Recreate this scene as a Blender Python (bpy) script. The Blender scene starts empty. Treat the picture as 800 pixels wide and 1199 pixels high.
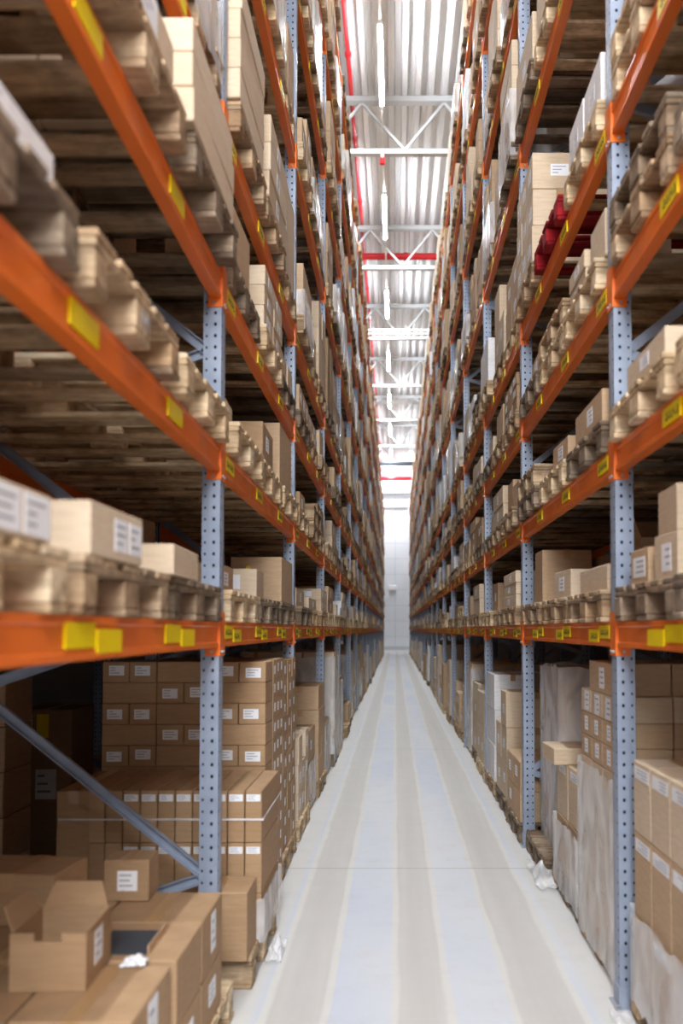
import bpy, bmesh, math, random
from mathutils import Vector, Matrix
from mathutils.bvhtree import BVHTree

# ---------------------------------------------------------------- camera, world, exposure
S = bpy.context.scene
COL = S.collection
F = 1053.0
PITCH = 0.04
cam_d = bpy.data.cameras.new('camera'); cam = bpy.data.objects.new('camera', cam_d); COL.objects.link(cam)
cam.location = (0, 0, 1.6)
cam.rotation_euler = (math.pi/2 + math.atan(PITCH), 0, 0)
cam_d.sensor_fit = 'VERTICAL'; cam_d.sensor_height = 36; cam_d.sensor_width = 24
cam_d.lens = F/1199*36
cam_d.shift_x = -63/1199; cam_d.shift_y = 95.5/1199
cam_d.clip_start = 0.05; cam_d.clip_end = 200
cam_d.dof.use_dof = True; cam_d.dof.focus_distance = 7.2; cam_d.dof.aperture_fstop = 1.6
S.camera = cam
S.view_settings.view_transform = 'Standard'; S.view_settings.look = 'None'
S.view_settings.gamma = 1; S.view_settings.use_curve_mapping = False
S.view_settings.exposure = 0.95
W = bpy.data.worlds.new('world'); S.world = W; W.use_nodes = True
W.node_tree.nodes['Background'].inputs[0].default_value = (0.75, 0.85, 1, 1)
W.node_tree.nodes['Background'].inputs[1].default_value = 0.3
LAMP_POWER = 235.0
S.cycles.diffuse_bounces = 6; S.cycles.max_bounces = 10; S.cycles.transparent_max_bounces = 12
al = bpy.data.lights.new('rear_fill', 'AREA'); al.shape = 'RECTANGLE'; al.size = 6.4; al.size_y = 4.5; al.energy = 1450; al.color = (.93, .965, 1)
ao = bpy.data.objects.new('rear_fill', al); COL.objects.link(ao); ao.location = (.1, -4.6, 6.4); ao.rotation_euler = (math.pi/2, 0, 0)  # added fill light behind the camera; the wall there has no opening

# ---------------------------------------------------------------- materials
def lin(r, g, b):
    f = lambda c: (c/255/12.92) if c/255 <= .04045 else ((c/255+.055)/1.055)**2.4
    return (f(r), f(g), f(b), 1)

def base(name, col, rough=.6, metal=0, spec=.5):
    m = bpy.data.materials.new(name); m.use_nodes = True
    b = m.node_tree.nodes['Principled BSDF']
    b.inputs['Base Color'].default_value = col; b.inputs['Roughness'].default_value = rough
    b.inputs['Metallic'].default_value = metal; b.inputs['Specular IOR Level'].default_value = spec
    return m, m.node_tree, b

def ramp(nt, stops):
    r = nt.nodes.new('ShaderNodeValToRGB'); e = r.color_ramp.elements
    while len(e) < len(stops): e.new(0.5)
    for i, (p, c) in enumerate(stops): e[i].position = p; e[i].color = c
    return r

def coord(nt, scale, kind='Object'):
    t = nt.nodes.new('ShaderNodeTexCoord'); m = nt.nodes.new('ShaderNodeMapping')
    m.inputs['Scale'].default_value = scale
    nt.links.new(t.outputs[kind], m.inputs[0]); return m

def noise(nt, vec, scale, detail=3, rough=.6):
    n = nt.nodes.new('ShaderNodeTexNoise'); n.inputs['Scale'].default_value = scale
    n.inputs['Detail'].default_value = detail; n.inputs['Roughness'].default_value = rough
    nt.links.new(vec.outputs[0], n.inputs['Vector']); return n

def rnd(nt):
    """one number per thing and per board"""
    o = nt.nodes.new('ShaderNodeObjectInfo'); g = nt.nodes.new('ShaderNodeNewGeometry')
    a = nt.nodes.new('ShaderNodeMath'); a.operation = 'ADD'
    nt.links.new(o.outputs['Random'], a.inputs[0]); nt.links.new(g.outputs['Random Per Island'], a.inputs[1])
    f = nt.nodes.new('ShaderNodeMath'); f.operation = 'FRACT'; nt.links.new(a.outputs[0], f.inputs[0])
    return f

def mixc(nt, fac, a, b, mode='MIX'):
    m = nt.nodes.new('ShaderNodeMix'); m.data_type = 'RGBA'; m.blend_type = mode
    if hasattr(fac, 'links'): nt.links.new(fac, m.inputs[0])
    else: m.inputs[0].default_value = fac
    for s, v in ((6, a), (7, b)):
        if hasattr(v, 'links'): nt.links.new(v, m.inputs[s])
        else: m.inputs[s].default_value = v
    return m.outputs[2]

def wood(name, cols):
    m, nt, b = base(name, cols[0], .8, 0, .25)
    v = coord(nt, (2.2, 16, 16)); n = noise(nt, v, 1.5, 5, .7)
    v2 = coord(nt, (3, 3, 3)); n2 = noise(nt, v2, 2.3, 3)
    r = rnd(nt); rp = ramp(nt, [(i/(len(cols)-1), c) for i, c in enumerate(cols)])
    nt.links.new(r.outputs[0], rp.inputs[0])
    g = ramp(nt, [(.32, (.36, .31, .26, 1)), (.58, (1.05, 1.04, 1.02, 1))]); nt.links.new(n.outputs[0], g.inputs[0])
    g2 = ramp(nt, [(.34, (.50, .45, .40, 1)), (.56, (1.05, 1.05, 1.05, 1))]); nt.links.new(n2.outputs[0], g2.inputs[0])
    c = mixc(nt, .8, rp.outputs[0], g.outputs[0], 'MULTIPLY'); c = mixc(nt, .8, c, g2.outputs[0], 'MULTIPLY')
    nt.links.new(c, b.inputs['Base Color'])
    bp = nt.nodes.new('ShaderNodeBump'); bp.inputs['Strength'].default_value = .35; bp.inputs['Distance'].default_value = .004
    nt.links.new(n.outputs[0], bp.inputs['Height']); nt.links.new(bp.outputs[0], b.inputs['Normal'])
    return m

def card(name, ca, cb, rough=.75):
    m, nt, b = base(name, ca, rough, 0, .3)
    v = coord(nt, (6, 6, 40)); n = noise(nt, v, 2, 3)
    r = rnd(nt); rp = ramp(nt, [(0, ca), (1, cb)]); nt.links.new(r.outputs[0], rp.inputs[0])
    g = ramp(nt, [(.3, (.86, .85, .83, 1)), (.65, (1, 1, 1, 1))]); nt.links.new(n.outputs[0], g.inputs[0])
    nt.links.new(mixc(nt, 1, rp.outputs[0], g.outputs[0], 'MULTIPLY'), b.inputs['Base Color'])
    return m

M = {}
M['wood'] = wood('pallet_wood', [lin(192, 160, 124), lin(206, 182, 150), lin(158, 138, 116), lin(174, 144, 112), lin(214, 194, 166)])
M['wood_grey'] = wood('weathered_wood', [lin(140, 126, 110), lin(165, 148, 128), lin(118, 104, 90), lin(152, 130, 106)])
M['wood_new'] = wood('fresh_wood', [lin(226, 204, 170), lin(218, 192, 154), lin(232, 214, 184)])
M['wood_red'] = wood('red_painted_wood', [lin(165, 22, 34), lin(150, 20, 32), lin(172, 30, 40)])
M['kraft'] = card('kraft_cardboard', lin(186, 156, 124), lin(198, 170, 138))
M['pale_kraft'] = card('pale_cardboard', lin(206, 184, 156), lin(216, 197, 172))
M['dark_kraft'] = card('dark_cardboard', lin(158, 128, 96), lin(170, 140, 108))
M['shade_brown_kraft'] = card('shade_brown_cardboard', lin(170, 138, 104), lin(182, 150, 116))  # kraft with left floor shade put into its colour; also mixed in at random
M['white_card'] = card('white_cardboard', lin(226, 227, 230), lin(236, 236, 238))
M['paper'], _, _ = base('white_label_paper', lin(236, 238, 242), .6)
M['ink'], _, _ = base('label_ink', lin(150, 154, 164), .7)
M['tape'], _, _ = base('brown_packing_tape', lin(178, 142, 100), .28)
M['yellow'], _, _ = base('yellow_sticker', lin(250, 222, 0), .35)
M['black'], _, _ = base('black_print', lin(20, 20, 20), .6)
M['white_plastic'], _, _ = base('white_plastic', lin(236, 238, 240), .4)

def paint(name, col, wear, rough=.38):
    m, nt, b = base(name, col, rough, 0, .5)
    v = coord(nt, (1, 1, 1)); n = noise(nt, v, 9, 5, .7)
    g = ramp(nt, [(.66, (0, 0, 0, 1)), (.74, (1, 1, 1, 1))]); nt.links.new(n.outputs[0], g.inputs[0])
    nt.links.new(mixc(nt, g.outputs[0], col, wear), b.inputs['Base Color'])
    n2 = noise(nt, v, 3, 3); q = ramp(nt, [(.3, (rough-.1,)*3+(1,)), (.7, (rough+.15,)*3+(1,))])
    nt.links.new(n2.outputs[0], q.inputs[0]); nt.links.new(q.outputs[0], b.inputs['Roughness'])
    return m
M['orange'] = paint('orange_beam_paint', lin(234, 116, 38), lin(220, 130, 76))
M['steel'], nt, b = base('blue_grey_steel', lin(138, 154, 178), .42, .12)
v = coord(nt, (1, 1, 1)); n = noise(nt, v, 6, 4); g = ramp(nt, [(.3, lin(138, 150, 170)), (.7, lin(160, 172, 192))])
nt.links.new(n.outputs[0], g.inputs[0]); nt.links.new(g.outputs[0], b.inputs['Base Color'])
M['galv'], _, _ = base('galvanised_plate', lin(176, 182, 190), .4, .6)
M['hole_shade'], _, _ = base('post_hollow_shade', lin(34, 38, 46), .9)
M['truss'], _, _ = base('grey_truss_paint', lin(190, 193, 196), .5, .1)
M['deck'], _, _ = base('white_roof_sheet', lin(228, 229, 232), .45)
M['red'], _, _ = base('red_pipe_paint', lin(214, 26, 38), .35)
M['duct'], _, _ = base('dark_duct', lin(70, 76, 84), .6)
M['tube'] = bpy.data.materials.new('lit_tube'); M['tube'].use_nodes = True
nt = M['tube'].node_tree; nt.nodes.clear()
e = nt.nodes.new('ShaderNodeEmission'); o = nt.nodes.new('ShaderNodeOutputMaterial')
e.inputs[0].default_value = (.93, .965, 1, 1); e.inputs[1].default_value = LAMP_POWER
nt.links.new(e.outputs[0], o.inputs[0])

def film_mat():
    m, nt, b = base('clear_stretch_film', lin(246, 247, 249), .26, 0, .5)
    v = coord(nt, (3, 3, 1.6)); n = noise(nt, v, 1.7, 2, .5); n.inputs['Distortion'].default_value = .8
    r = ramp(nt, [(.36, (.34,)*3+(1,)), (.64, (.68,)*3+(1,))]); nt.links.new(n.outputs[0], r.inputs[0])
    nt.links.new(r.outputs[0], b.inputs['Alpha'])
    v2 = coord(nt, (6, 6, 3.5)); n2 = noise(nt, v2, 1.6, 3, .55); n2.inputs['Distortion'].default_value = 1.2
    bp = nt.nodes.new('ShaderNodeBump'); bp.inputs['Strength'].default_value = .4; bp.inputs['Distance'].default_value = .006
    nt.links.new(n2.outputs[0], bp.inputs['Height']); nt.links.new(bp.outputs[0], b.inputs['Normal'])
    return m
M['film'] = film_mat()

def floor_mat():
    m, nt, b = base('worn_concrete', lin(214, 219, 226), .42, 0, .45)
    tc = nt.nodes.new('ShaderNodeTexCoord'); sx = nt.nodes.new('ShaderNodeSeparateXYZ'); nt.links.new(tc.outputs['Object'], sx.inputs[0])
    def mth(op, a, b2=None, c=None):
        q = nt.nodes.new('ShaderNodeMath'); q.operation = op
        for i, w in enumerate((a, b2, c)):
            if w is None: continue
            if hasattr(w, 'links'): nt.links.new(w, q.inputs[i])
            else: q.inputs[i].default_value = w
        return q.outputs[0]
    def smooth(v, a, b2):
        q = nt.nodes.new('ShaderNodeMapRange'); q.interpolation_type = 'SMOOTHSTEP'
        nt.links.new(v, q.inputs[0]); q.inputs[1].default_value = a; q.inputs[2].default_value = b2
        return q.outputs[0]
    wob = noise(nt, coord(nt, (6, .7, 1)), 1.5, 3)
    xx = mth('ADD', sx.outputs[0], mth('MULTIPLY', mth('SUBTRACT', wob.outputs[0], .5), .05))
    def band(lo, hi, s):
        return mth('MULTIPLY', smooth(xx, lo-s, lo+s), mth('SUBTRACT', 1.0, smooth(xx, hi-s, hi+s)))
    yv = noise(nt, coord(nt, (.5, .16, 1)), 1.3, 3, .5)      # patchy along the aisle
    yv2 = noise(nt, coord(nt, (14, .5, 1)), 1.0, 3, .6)      # tyre streaks
    yv3 = noise(nt, coord(nt, (1, 1, 1)), 5, 6, .75)
    blue = lin(192, 200, 212); pale = lin(205, 209, 213); warm = lin(186, 184, 179)
    c = mixc(nt, smooth(yv.outputs[0], .40, .60), blue, pale)
    edge = mth('MAXIMUM', mth('SUBTRACT', 1.0, smooth(xx, -.62, -.56)), smooth(xx, .80, .88))
    c = mixc(nt, edge, c, lin(203, 203, 200))
    for lo, hi in ((-.53, -.31), (.015, .215), (.52, .77)):
        c = mixc(nt, band(lo-.035, hi+.035, .006), c, lin(207, 207, 203))
        k = mth('MULTIPLY', band(lo, hi, .012), mth('ADD', .3, mth('MULTIPLY', yv2.outputs[0], .8)))
        c = mixc(nt, k, c, warm)
        c = mixc(nt, mth('MULTIPLY', band((lo+hi)/2-.05, (lo+hi)/2+.05, .04), .35), c, lin(184, 182, 178))
    st = smooth(yv3.outputs[0], .5, .72); c = mixc(nt, mth('MULTIPLY', st, .4), c, lin(190, 190, 188))
    # saw-cut joints across the aisle every 6 m
    jy = mth('ABSOLUTE', mth('SUBTRACT', mth('FRACT', mth('DIVIDE', mth('ADD', sx.outputs[1], 2.9), 6.0)), .5))
    c = mixc(nt, mth('MULTIPLY', mth('SUBTRACT', 1.0, smooth(jy, .0008, .0018)), .55), c, lin(120, 118, 114))
    nt.links.new(c, b.inputs['Base Color'])
    rr = ramp(nt, [(.3, (.44,)*3+(1,)), (.7, (.62,)*3+(1,))]); nt.links.new(yv3.outputs[0], rr.inputs[0]); nt.links.new(rr.outputs[0], b.inputs['Roughness'])
    return m
M['floor'] = floor_mat()

def wall_mat():
    m, nt, b = base('white_sandwich_panel', lin(224, 227, 231), .5)
    br = nt.nodes.new('ShaderNodeTexBrick'); v = coord(nt, (1, 1, 1)); 
    sw = nt.nodes.new('ShaderNodeSeparateXYZ'); cb = nt.nodes.new('ShaderNodeCombineXYZ')
    nt.links.new(v.outputs[0], sw.inputs[0]); nt.links.new(sw.outputs[0], cb.inputs[0]); nt.links.new(sw.outputs[2], cb.inputs[1])
    nt.links.new(cb.outputs[0], br.inputs['Vector']); br.offset = 0
    br.inputs['Scale'].default_value = 1; br.inputs['Brick Width'].default_value = 6; br.inputs['Row Height'].default_value = 1.1
    br.inputs['Mortar Size'].default_value = .012
    br.inputs['Color1'].default_value = lin(224, 227, 231); br.inputs['Color2'].default_value = lin(219, 223, 228); br.inputs['Mortar'].default_value = lin(176, 180, 186)
    nt.links.new(br.outputs[0], b.inputs['Base Color'])
    return m
M['wall'] = wall_mat()

# ---------------------------------------------------------------- mesh helpers
class MB:
    def __init__(s): s.v = []; s.f = []; s.m = []; s.mats = []
    def mi(s, mat):
        if mat not in s.mats: s.mats.append(mat)
        return s.mats.index(mat)
    def box(s, x0, x1, y0, y1, z0, z1, mat, R=None, ch=0):
        if ch <= 0:
            vs = [Vector((x, y, z)) for z in (z0, z1) for y in (y0, y1) for x in (x0, x1)]
            fs = [(0, 2, 3, 1), (4, 5, 7, 6), (0, 1, 5, 4), (2, 6, 7, 3), (0, 4, 6, 2), (1, 3, 7, 5)]
        else:
            vs = []; fs = []; idx = {}
            X = (x0, x1); Y = (y0, y1); Z = (z0, z1); c = ch
            for i in (0, 1):
                for j in (0, 1):
                    for k in (0, 1):
                        sx, sy, sz = (1-2*i)*c, (1-2*j)*c, (1-2*k)*c
                        for a, d in enumerate(((0, sy, sz), (sx, 0, sz), (sx, sy, 0))):
                            idx[i, j, k, a] = len(vs); vs.append(Vector((X[i]+d[0], Y[j]+d[1], Z[k]+d[2])))
            for i in (0, 1):
                q = [idx[i, 0, 0, 0], idx[i, 1, 0, 0], idx[i, 1, 1, 0], idx[i, 0, 1, 0]]; fs.append(q if i else q[::-1])
                q = [idx[0, i, 0, 1], idx[1, i, 0, 1], idx[1, i, 1, 1], idx[0, i, 1, 1]]; fs.append(q[::-1] if i else q)
                q = [idx[0, 0, i, 2], idx[1, 0, i, 2], idx[1, 1, i, 2], idx[0, 1, i, 2]]; fs.append(q if i else q[::-1])
            for i in (0, 1):
                for j in (0, 1):
                    q = [idx[i, j, 0, 0], idx[i, j, 0, 1], idx[i, j, 1, 1], idx[i, j, 1, 0]]; fs.append(q if (i+j) % 2 else q[::-1])
                    q = [idx[i, 0, j, 0], idx[i, 0, j, 2], idx[i, 1, j, 2], idx[i, 1, j, 0]]; fs.append(q[::-1] if (i+j) % 2 else q)
                    q = [idx[0, i, j, 1], idx[0, i, j, 2], idx[1, i, j, 2], idx[1, i, j, 1]]; fs.append(q if (i+j) % 2 else q[::-1])
                    for k in (0, 1):
                        q = [idx[i, j, k, 0], idx[i, j, k, 1], idx[i, j, k, 2]]; fs.append(q if (i+j+k) % 2 == 0 else q[::-1])
        s.add(vs, fs, mat, R)
    def add(s, vs, fs, mat, R=None):
        n = len(s.v); k = s.mi(mat)
        s.v += [tuple(R @ Vector(v)) if R else tuple(v) for v in vs]
        s.f += [tuple(n+i for i in f) for f in fs]; s.m += [k]*len(fs)
    def prism(s, prof, y0, y1, mat, R=None):
        """profile in x,z swept along y"""
        n = len(prof); vs = [(p[0], y0, p[1]) for p in prof]+[(p[0], y1, p[1]) for p in prof]
        fs = [(i, i+n, (i+1) % n+n, (i+1) % n) for i in range(n)]+[tuple(range(n)), tuple(range(2*n-1, n-1, -1))]
        s.add(vs, fs, mat, R)
    def bar(s, a, b, w, h, mat, up=(0, 0, 1)):
        a = Vector(a); b = Vector(b); d = b-a; L = d.length; yv = d.normalized()
        u = Vector(up); xv = yv.cross(u).normalized(); zv = xv.cross(yv)
        R = Matrix((xv, yv, zv)).transposed().to_4x4(); R.translation = a
        s.box(-w/2, w/2, 0, L, -h/2, h/2, mat, R)
    def tube(s, a, b, r, mat, n=12):
        a = Vector(a); b = Vector(b); d = b-a; yv = d.normalized(); u = Vector((0, 0, 1)) if abs(yv.z) < .9 else Vector((1, 0, 0))
        xv = yv.cross(u).normalized(); zv = xv.cross(yv)
        ring = [(xv*math.cos(2*math.pi*i/n)+zv*math.sin(2*math.pi*i/n))*r for i in range(n)]
        vs = [a+q for q in ring]+[b+q for q in ring]
        s.add(vs, [(i, (i+1) % n, (i+1) % n+n, i+n) for i in range(n)]+[tuple(range(n-1, -1, -1)), tuple(range(n, 2*n))], mat)
    def mesh(s, name, recalc=False):
        me = bpy.data.meshes.new(name); me.from_pydata(s.v, [], s.f)
        for m in s.mats: me.materials.append(m)
        me.polygons.foreach_set('material_index', s.m); me.update()
        if recalc:
            bm = bmesh.new(); bm.from_mesh(me); bmesh.ops.recalc_face_normals(bm, faces=bm.faces); bm.to_mesh(me); bm.free()
        return me
    def build(s, name, parent=None, loc=(0, 0, 0)):
        return link(name, s.mesh(name, True), parent, loc)

def link(name, data, parent=None, loc=(0, 0, 0), rz=0):
    o = bpy.data.objects.new(name, data); COL.objects.link(o); o.location = loc
    if rz: o.rotation_euler = (0, 0, rz)
    if parent: o.parent = parent
    return o
def tag(o, label, cat, group=None, kind=None):
    assert 4 <= len(label.replace(',', '').split()) <= 16, label
    o['label'] = label; o['category'] = cat; o['kind'] = 'thing'
    if group: o['group'] = group
    if kind: o['kind'] = kind
    return o
def struct(o): o['kind'] = 'structure'; return o
def copy_tree(o, parent=None):
    c = o.copy(); COL.objects.link(c)
    if parent: c.parent = parent
    for ch in list(o.children): copy_tree(ch, c)
    return c

ORD = 'first second third fourth fifth sixth seventh eighth ninth tenth eleventh twelfth thirteenth fourteenth fifteenth sixteenth seventeenth eighteenth nineteenth twentieth twenty-first twenty-second'.split()
random.seed(11)

# ---------------------------------------------------------------- layout numbers
CZ = 1.6
XL, XR = -.755, .948
DEPTH = 1.10
D1, BAY = 3.9, 2.82
NB = 21                                   # bays; bay 0 is the one beside the camera
def post_y(k): return D1+(k-1)*BAY        # post 0 stands just beside the camera
LEV = [CZ+z for z in (-.075, .684, 1.438, 2.168, 3.528, 4.888, 6.258, 7.628)]   # undersides of the beams
BH = .108
END = 63.4
CEIL = CZ+11.25
def X(side, u): return XL-u if side < 0 else XR+u
def shelf(l): return 0 if l == 0 else LEV[l-1]+BH
SN = {-1: 'left', 1: 'right'}

# ---------------------------------------------------------------- structure
Y0 = -5.0
m = MB(); m.box(-3.6, 3.8, Y0, END+.3, -.2, 0, M['floor']); struct(m.build('floor'))
m = MB(); m.box(-3.6, 3.8, END, END+.3, 0, CEIL+.4, M['wall']); wb = struct(m.build('wall_back'))
M['side_wall'], _, _ = base('grey_blocking_wall', lin(150, 150, 150), .8)
for nm, a, b_ in (('wall_left', -3.9, -3.6), ('wall_right', 3.8, 4.1)):  # walls added to shut out light where further aisles would lie
    m = MB(); m.box(a, b_, Y0, END+.3, 0, CEIL+.4, M['side_wall']); struct(m.build(nm))
m = MB(); m.box(-3.6, 3.8, Y0-.3, Y0, 0, CEIL+.4, M['wall']); struct(m.build('wall_front'))
# kerb at the foot of the end wall, lintel beam and upper ledge
m = MB(); m.box(-3.6, 3.8, END-.10, END, 0, .42, M['truss']); m.box(-3.6, 3.8, END-.22, END, 0, .16, M['deck']); struct(m.build('baseboard_back'))
m = MB(); m.box(-3.6, 3.8, END-.16, END, CZ+8.62, CZ+8.8, M['truss']); struct(m.build('trim_1'))
m = MB(); m.box(-3.6, 3.8, END-.5, END, CZ+9.62, CZ+9.95, M['deck']); struct(m.build('trim_2'))
m = MB(); m.box(.92, 1.02, END-.12, END, .42, CZ+9.6, M['deck']); struct(m.build('trim_3'))
# trapezoidal roof sheet
m = MB(); P = .28; prof = []; x = -3.6
while x < 3.8:
    prof += [(x, .15), (x+.07, .15), (x+.10, 0), (x+.21, 0), (x+.24, .15)]; x += P
prof = [(a, c+CEIL) for a, c in prof]
vs = []; fs = []
for a, c in prof: vs += [(a, Y0, c), (a, END+.3, c)]
for i in range(len(prof)-1): fs.append((2*i, 2*i+2, 2*i+3, 2*i+1))
m.add(vs, fs, M['deck']); m.box(-3.6, 3.8, Y0, END+.3, CEIL+.2, CEIL+.4, M['deck'])
struct(m.build('ceiling'))

# ---------------------------------------------------------------- roof trusses
zb, zt = CZ+9.95, CZ+11.06
def make_truss():
    r = link('roof_truss', None)
    m = MB(); m.box(-3.6, 3.8, -.09, .09, zt-.055, zt+.055, M['truss']); m.build('top_chord', r)
    m = MB(); m.box(-3.6, 3.8, -.07, .07, zb-.05, zb+.05, M['truss']); m.build('bottom_chord', r)
    for i in range(-1, 2):
        xt, xb = -.7+1.72*i, .2+1.72*i
        for a in (xt, xt+1.72):
            m = MB(); m.bar((a, 0, zt-.05), (xb, 0, zb+.05), .05, .055, M['truss'], (0, 1, 0)); m.build('diagonal', r)
    return r
tr = make_truss()
NT = 10
for i in range(NT):
    o = tr if i == 0 else copy_tree(tr)
    k = i-2; o.location = (0, 18.4+6*k, 0)
    where = 'behind the camera' if k < -3 else ''
    tag(o, ['pale grey lattice roof truss just past the top of the picture' if k == -1 else 'pale grey lattice roof truss high above the camera',
            ][0] if k < 0 else 'pale grey lattice roof truss, %s one seen along the aisle' % ORD[k], 'roof truss', 'lattice trusses under the roof')
    if k == -2: o['label'] = 'pale grey lattice roof truss directly above the nearest rack bays'

# ---------------------------------------------------------------- tube lights on a rail
LX, LZ = -.265, CZ+10.45
m = MB(); m.box(LX-.02, LX+.02, Y0+.3, END-.3, LZ+.03, LZ+.07, M['white_plastic'])
for i in range(11):
    y = 18.4+6*(i-3)
    m.box(LX-.006, LX+.006, y-.25, y-.238, LZ+.07, CEIL, M['white_plastic'])
tag(m.build('lighting_rail'), 'long thin white lighting rail hung through the trusses above the aisle', 'rail')
def make_lamp():
    r = link('tube_light', None)
    m = MB(); m.box(-.04, .04, -1.2, 1.2, -.02, .03, M['white_plastic']); m.build('housing', r)
    m = MB(); m.box(-.035, .035, -1.17, 1.17, -.06, -.02, M['tube'], None, .012); m.build('tube', r)
    return r
lp = make_lamp()
for i in range(11):
    o = lp if i == 0 else copy_tree(lp)
    k = i-3
    o.location = (LX, 16.3+6.1*k, LZ)
    tag(o, ('glowing white tube light, %s one seen along the ceiling rail' % ORD[k]) if k >= 0 else
        'glowing white tube light on the rail, %s one back above the top of the picture' % ORD[-k-1], 'tube light', 'tube lights on the ceiling rail')

for x, w in ((-2.0, 'left'), (1.9, 'right')):  # crosswise lamps added only to brighten the end wall
    o = copy_tree(lp); o.location = (x, END-1.4, LZ); o.rotation_euler = (0, 0, math.pi/2)
    tag(o, 'added crosswise tube light to brighten the end wall, on the %s of the rail' % w, 'tube light', 'tube lights on the ceiling rail')
    q = MB(); q.tube((1.2, 0, .03), (1.2, 0, CEIL-LZ), .01, M['truss'], 8); q.tube((-1.2, 0, .03), (-1.2, 0, CEIL-LZ), .01, M['truss'], 8); q.build('hanger_rod', o)
# ---------------------------------------------------------------- pipes under the roof
def hang(o, y, z, base_z=0):
    for x in (-2.4, 2.6):
        q = MB(); q.tube((x, y, z), (x, y, CEIL+.16-base_z), .012, M['truss'], 8); q.build('hanger_rod', o)
m = MB(); px = -.92; pz = CZ+11.17
m.tube((px, Y0+.4, pz), (px, END-.5, pz), .045, M['red'], 14)
r = m.build('sprinkler_pipe'); tag(r, 'long thin red sprinkler pipe running the length of the aisle under the roof', 'pipe')
for y in range(2, 60, 3):
    m = MB(); m.tube((px, y, pz), (px, y+.09, pz), .062, M['red'], 14); m.tube((px, y+.04, pz-.05), (px, y+.04, pz-.13), .014, M['red'], 8); m.build('coupling', r)
m = MB(); m.tube((-3.5, 25.6, CZ+10.78), (3.7, 25.6, CZ+10.78), .095, M['red'], 18); r = m.build('cross_pipe')
tag(r, 'thick red pipe crossing the aisle beneath the roof past the second truss', 'pipe'); hang(r, 25.6, CZ+10.85)
for x in (-1.0, .25, 1.4):
    m = MB(); m.tube((x, 25.6, CZ+10.78), (x+.1, 25.6, CZ+10.78), .115, M['red'], 18); m.build('coupling', r)
m = MB(); m.tube((-3.5, 59.5, CZ+10.05), (3.7, 59.5, CZ+10.05), .14, M['red'], 18)
hang(tag(m.build('cross_pipe'), 'thick red pipe crossing the aisle right before the far end wall', 'pipe'), 59.5, CZ+10.1)
m = MB(); m.tube((-3.5, 53, CZ+9.85), (3.7, 53, CZ+9.85), .13, M['duct'], 18)
hang(tag(m.build('cross_duct'), 'dark round duct crossing the aisle near the far end', 'duct'), 53, CZ+9.9)
for y, lab in ((29.8, 'white ladder cable tray crossing the aisle past the third roof truss'), (39.2, 'white ladder cable tray crossing the aisle halfway down the hall')):
    r = link('cable_tray', None, None, (0, y, CZ+9.98)); tag(r, lab, 'cable tray'); hang(r, 0, 0, CZ+9.98)
    for dy in (-.18, .18):
        m = MB(); m.box(-3.5, 3.7, dy-.015, dy+.015, -.03, .03, M['white_plastic']); m.build('side_rail', r)
    m = MB()
    for i in range(36): m.box(-3.45+.2*i, -3.41+.2*i, -.17, .17, -.02, 0, M['white_plastic'])
    m.build('rungs', r)
m = MB(); m.box(-.31, -.23, 18.34, 18.46, zb-.13, zb-.05, M['red']); m.tube((-.27, 18.4, zb-.13), (-.27, 18.4, zb-.24), .055, M['red'], 14)
tag(m.build('alarm_sounder'), 'small red alarm sounder hung under the nearest visible truss', 'alarm')
r = link('wall_lamp', None, None, (-.2, END, CZ+2.95)); tag(r, 'small white box lamp on the far end wall', 'lamp')
m = MB(); m.box(-.27, .27, -.16, 0, -.2, .18, M['white_plastic'], None, .03); m.build('housing', r)
m = MB(); m.box(-.05, .05, -.1, 0, .18, .24, M['truss']); m.build('bracket', r)

# ---------------------------------------------------------------- upright frames
TOPZ = LEV[-1]+BH+.12
def post_mesh(front=True):
    """perforated post: x 0..0.08 (0 = aisle side), y -0.045..0.045"""
    m = MB(); st = M['steel']
    # aisle face pair, webs and return flanges as folded sheet 3 mm thick
    z0, z1 = 0, TOPZ; pitch = .05; n = int((z1-z0)/pitch)
    def perforated(origin, ux, w, nrm, hole=.0068):
        """a strip w wide along ux with a hole in every pitch"""
        vs = []; fs = []
        for i in range(n):
            zc = z0+pitch*(i+.5); b0 = len(vs); h = pitch/2; q = hole
            oc = [(-w/2, -h), (0, -h), (w/2, -h), (w/2, 0), (w/2, h), (0, h), (-w/2, h), (-w/2, 0)]
            ic = [(q*math.cos(math.radians(-135+45*j)), q*1.25*math.sin(math.radians(-135+45*j))) for j in range(8)]
            for a, c in oc+ic: vs.append(origin+ux*a+Vector((0, 0, zc+c)))
            for j in range(8): fs.append((b0+j, b0+(j+1) % 8, b0+8+(j+1) % 8, b0+8+j))
        m.add(vs, fs, st)
    O = Vector
    perforated(O((.026, -.045, 0)), O((1, 0, 0)), .052, -1)        # face towards the camera, front part
    perforated(O((.026, .045, 0)), O((1, 0, 0)), .052, 1)
    perforated(O((0, -.026, 0)), O((0, 1, 0)), .038, -1, .0055)       # aisle face
    perforated(O((0, .026, 0)), O((0, 1, 0)), .038, -1, .0055)
    m.box(-.0005, .0005, -.007, .007, z0, z1, st)
    perforated(O((.066, -.036, 0)), O((1, 0, 0)), .028, -1, .005)
    perforated(O((.066, .036, 0)), O((1, 0, 0)), .028, 1, .005)
    for s in (-1, 1):
        m.add([(.052, s*.045, z0), (.052, s*.036, z0), (.052, s*.036, z1), (.052, s*.045, z1)], [(0, 1, 2, 3)], st)
        m.add([(.08, s*.036, z0), (.08, s*.02, z0), (.08, s*.02, z1), (.08, s*.036, z1)], [(0, 1, 2, 3)], st)
    m.box(.006, .074, -.03, .03, z0+.01, z1-.01, M['hole_shade'])  # dark core stands in for the shade inside the hollow post
    return m.mesh('post')
PM = post_mesh()
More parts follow.
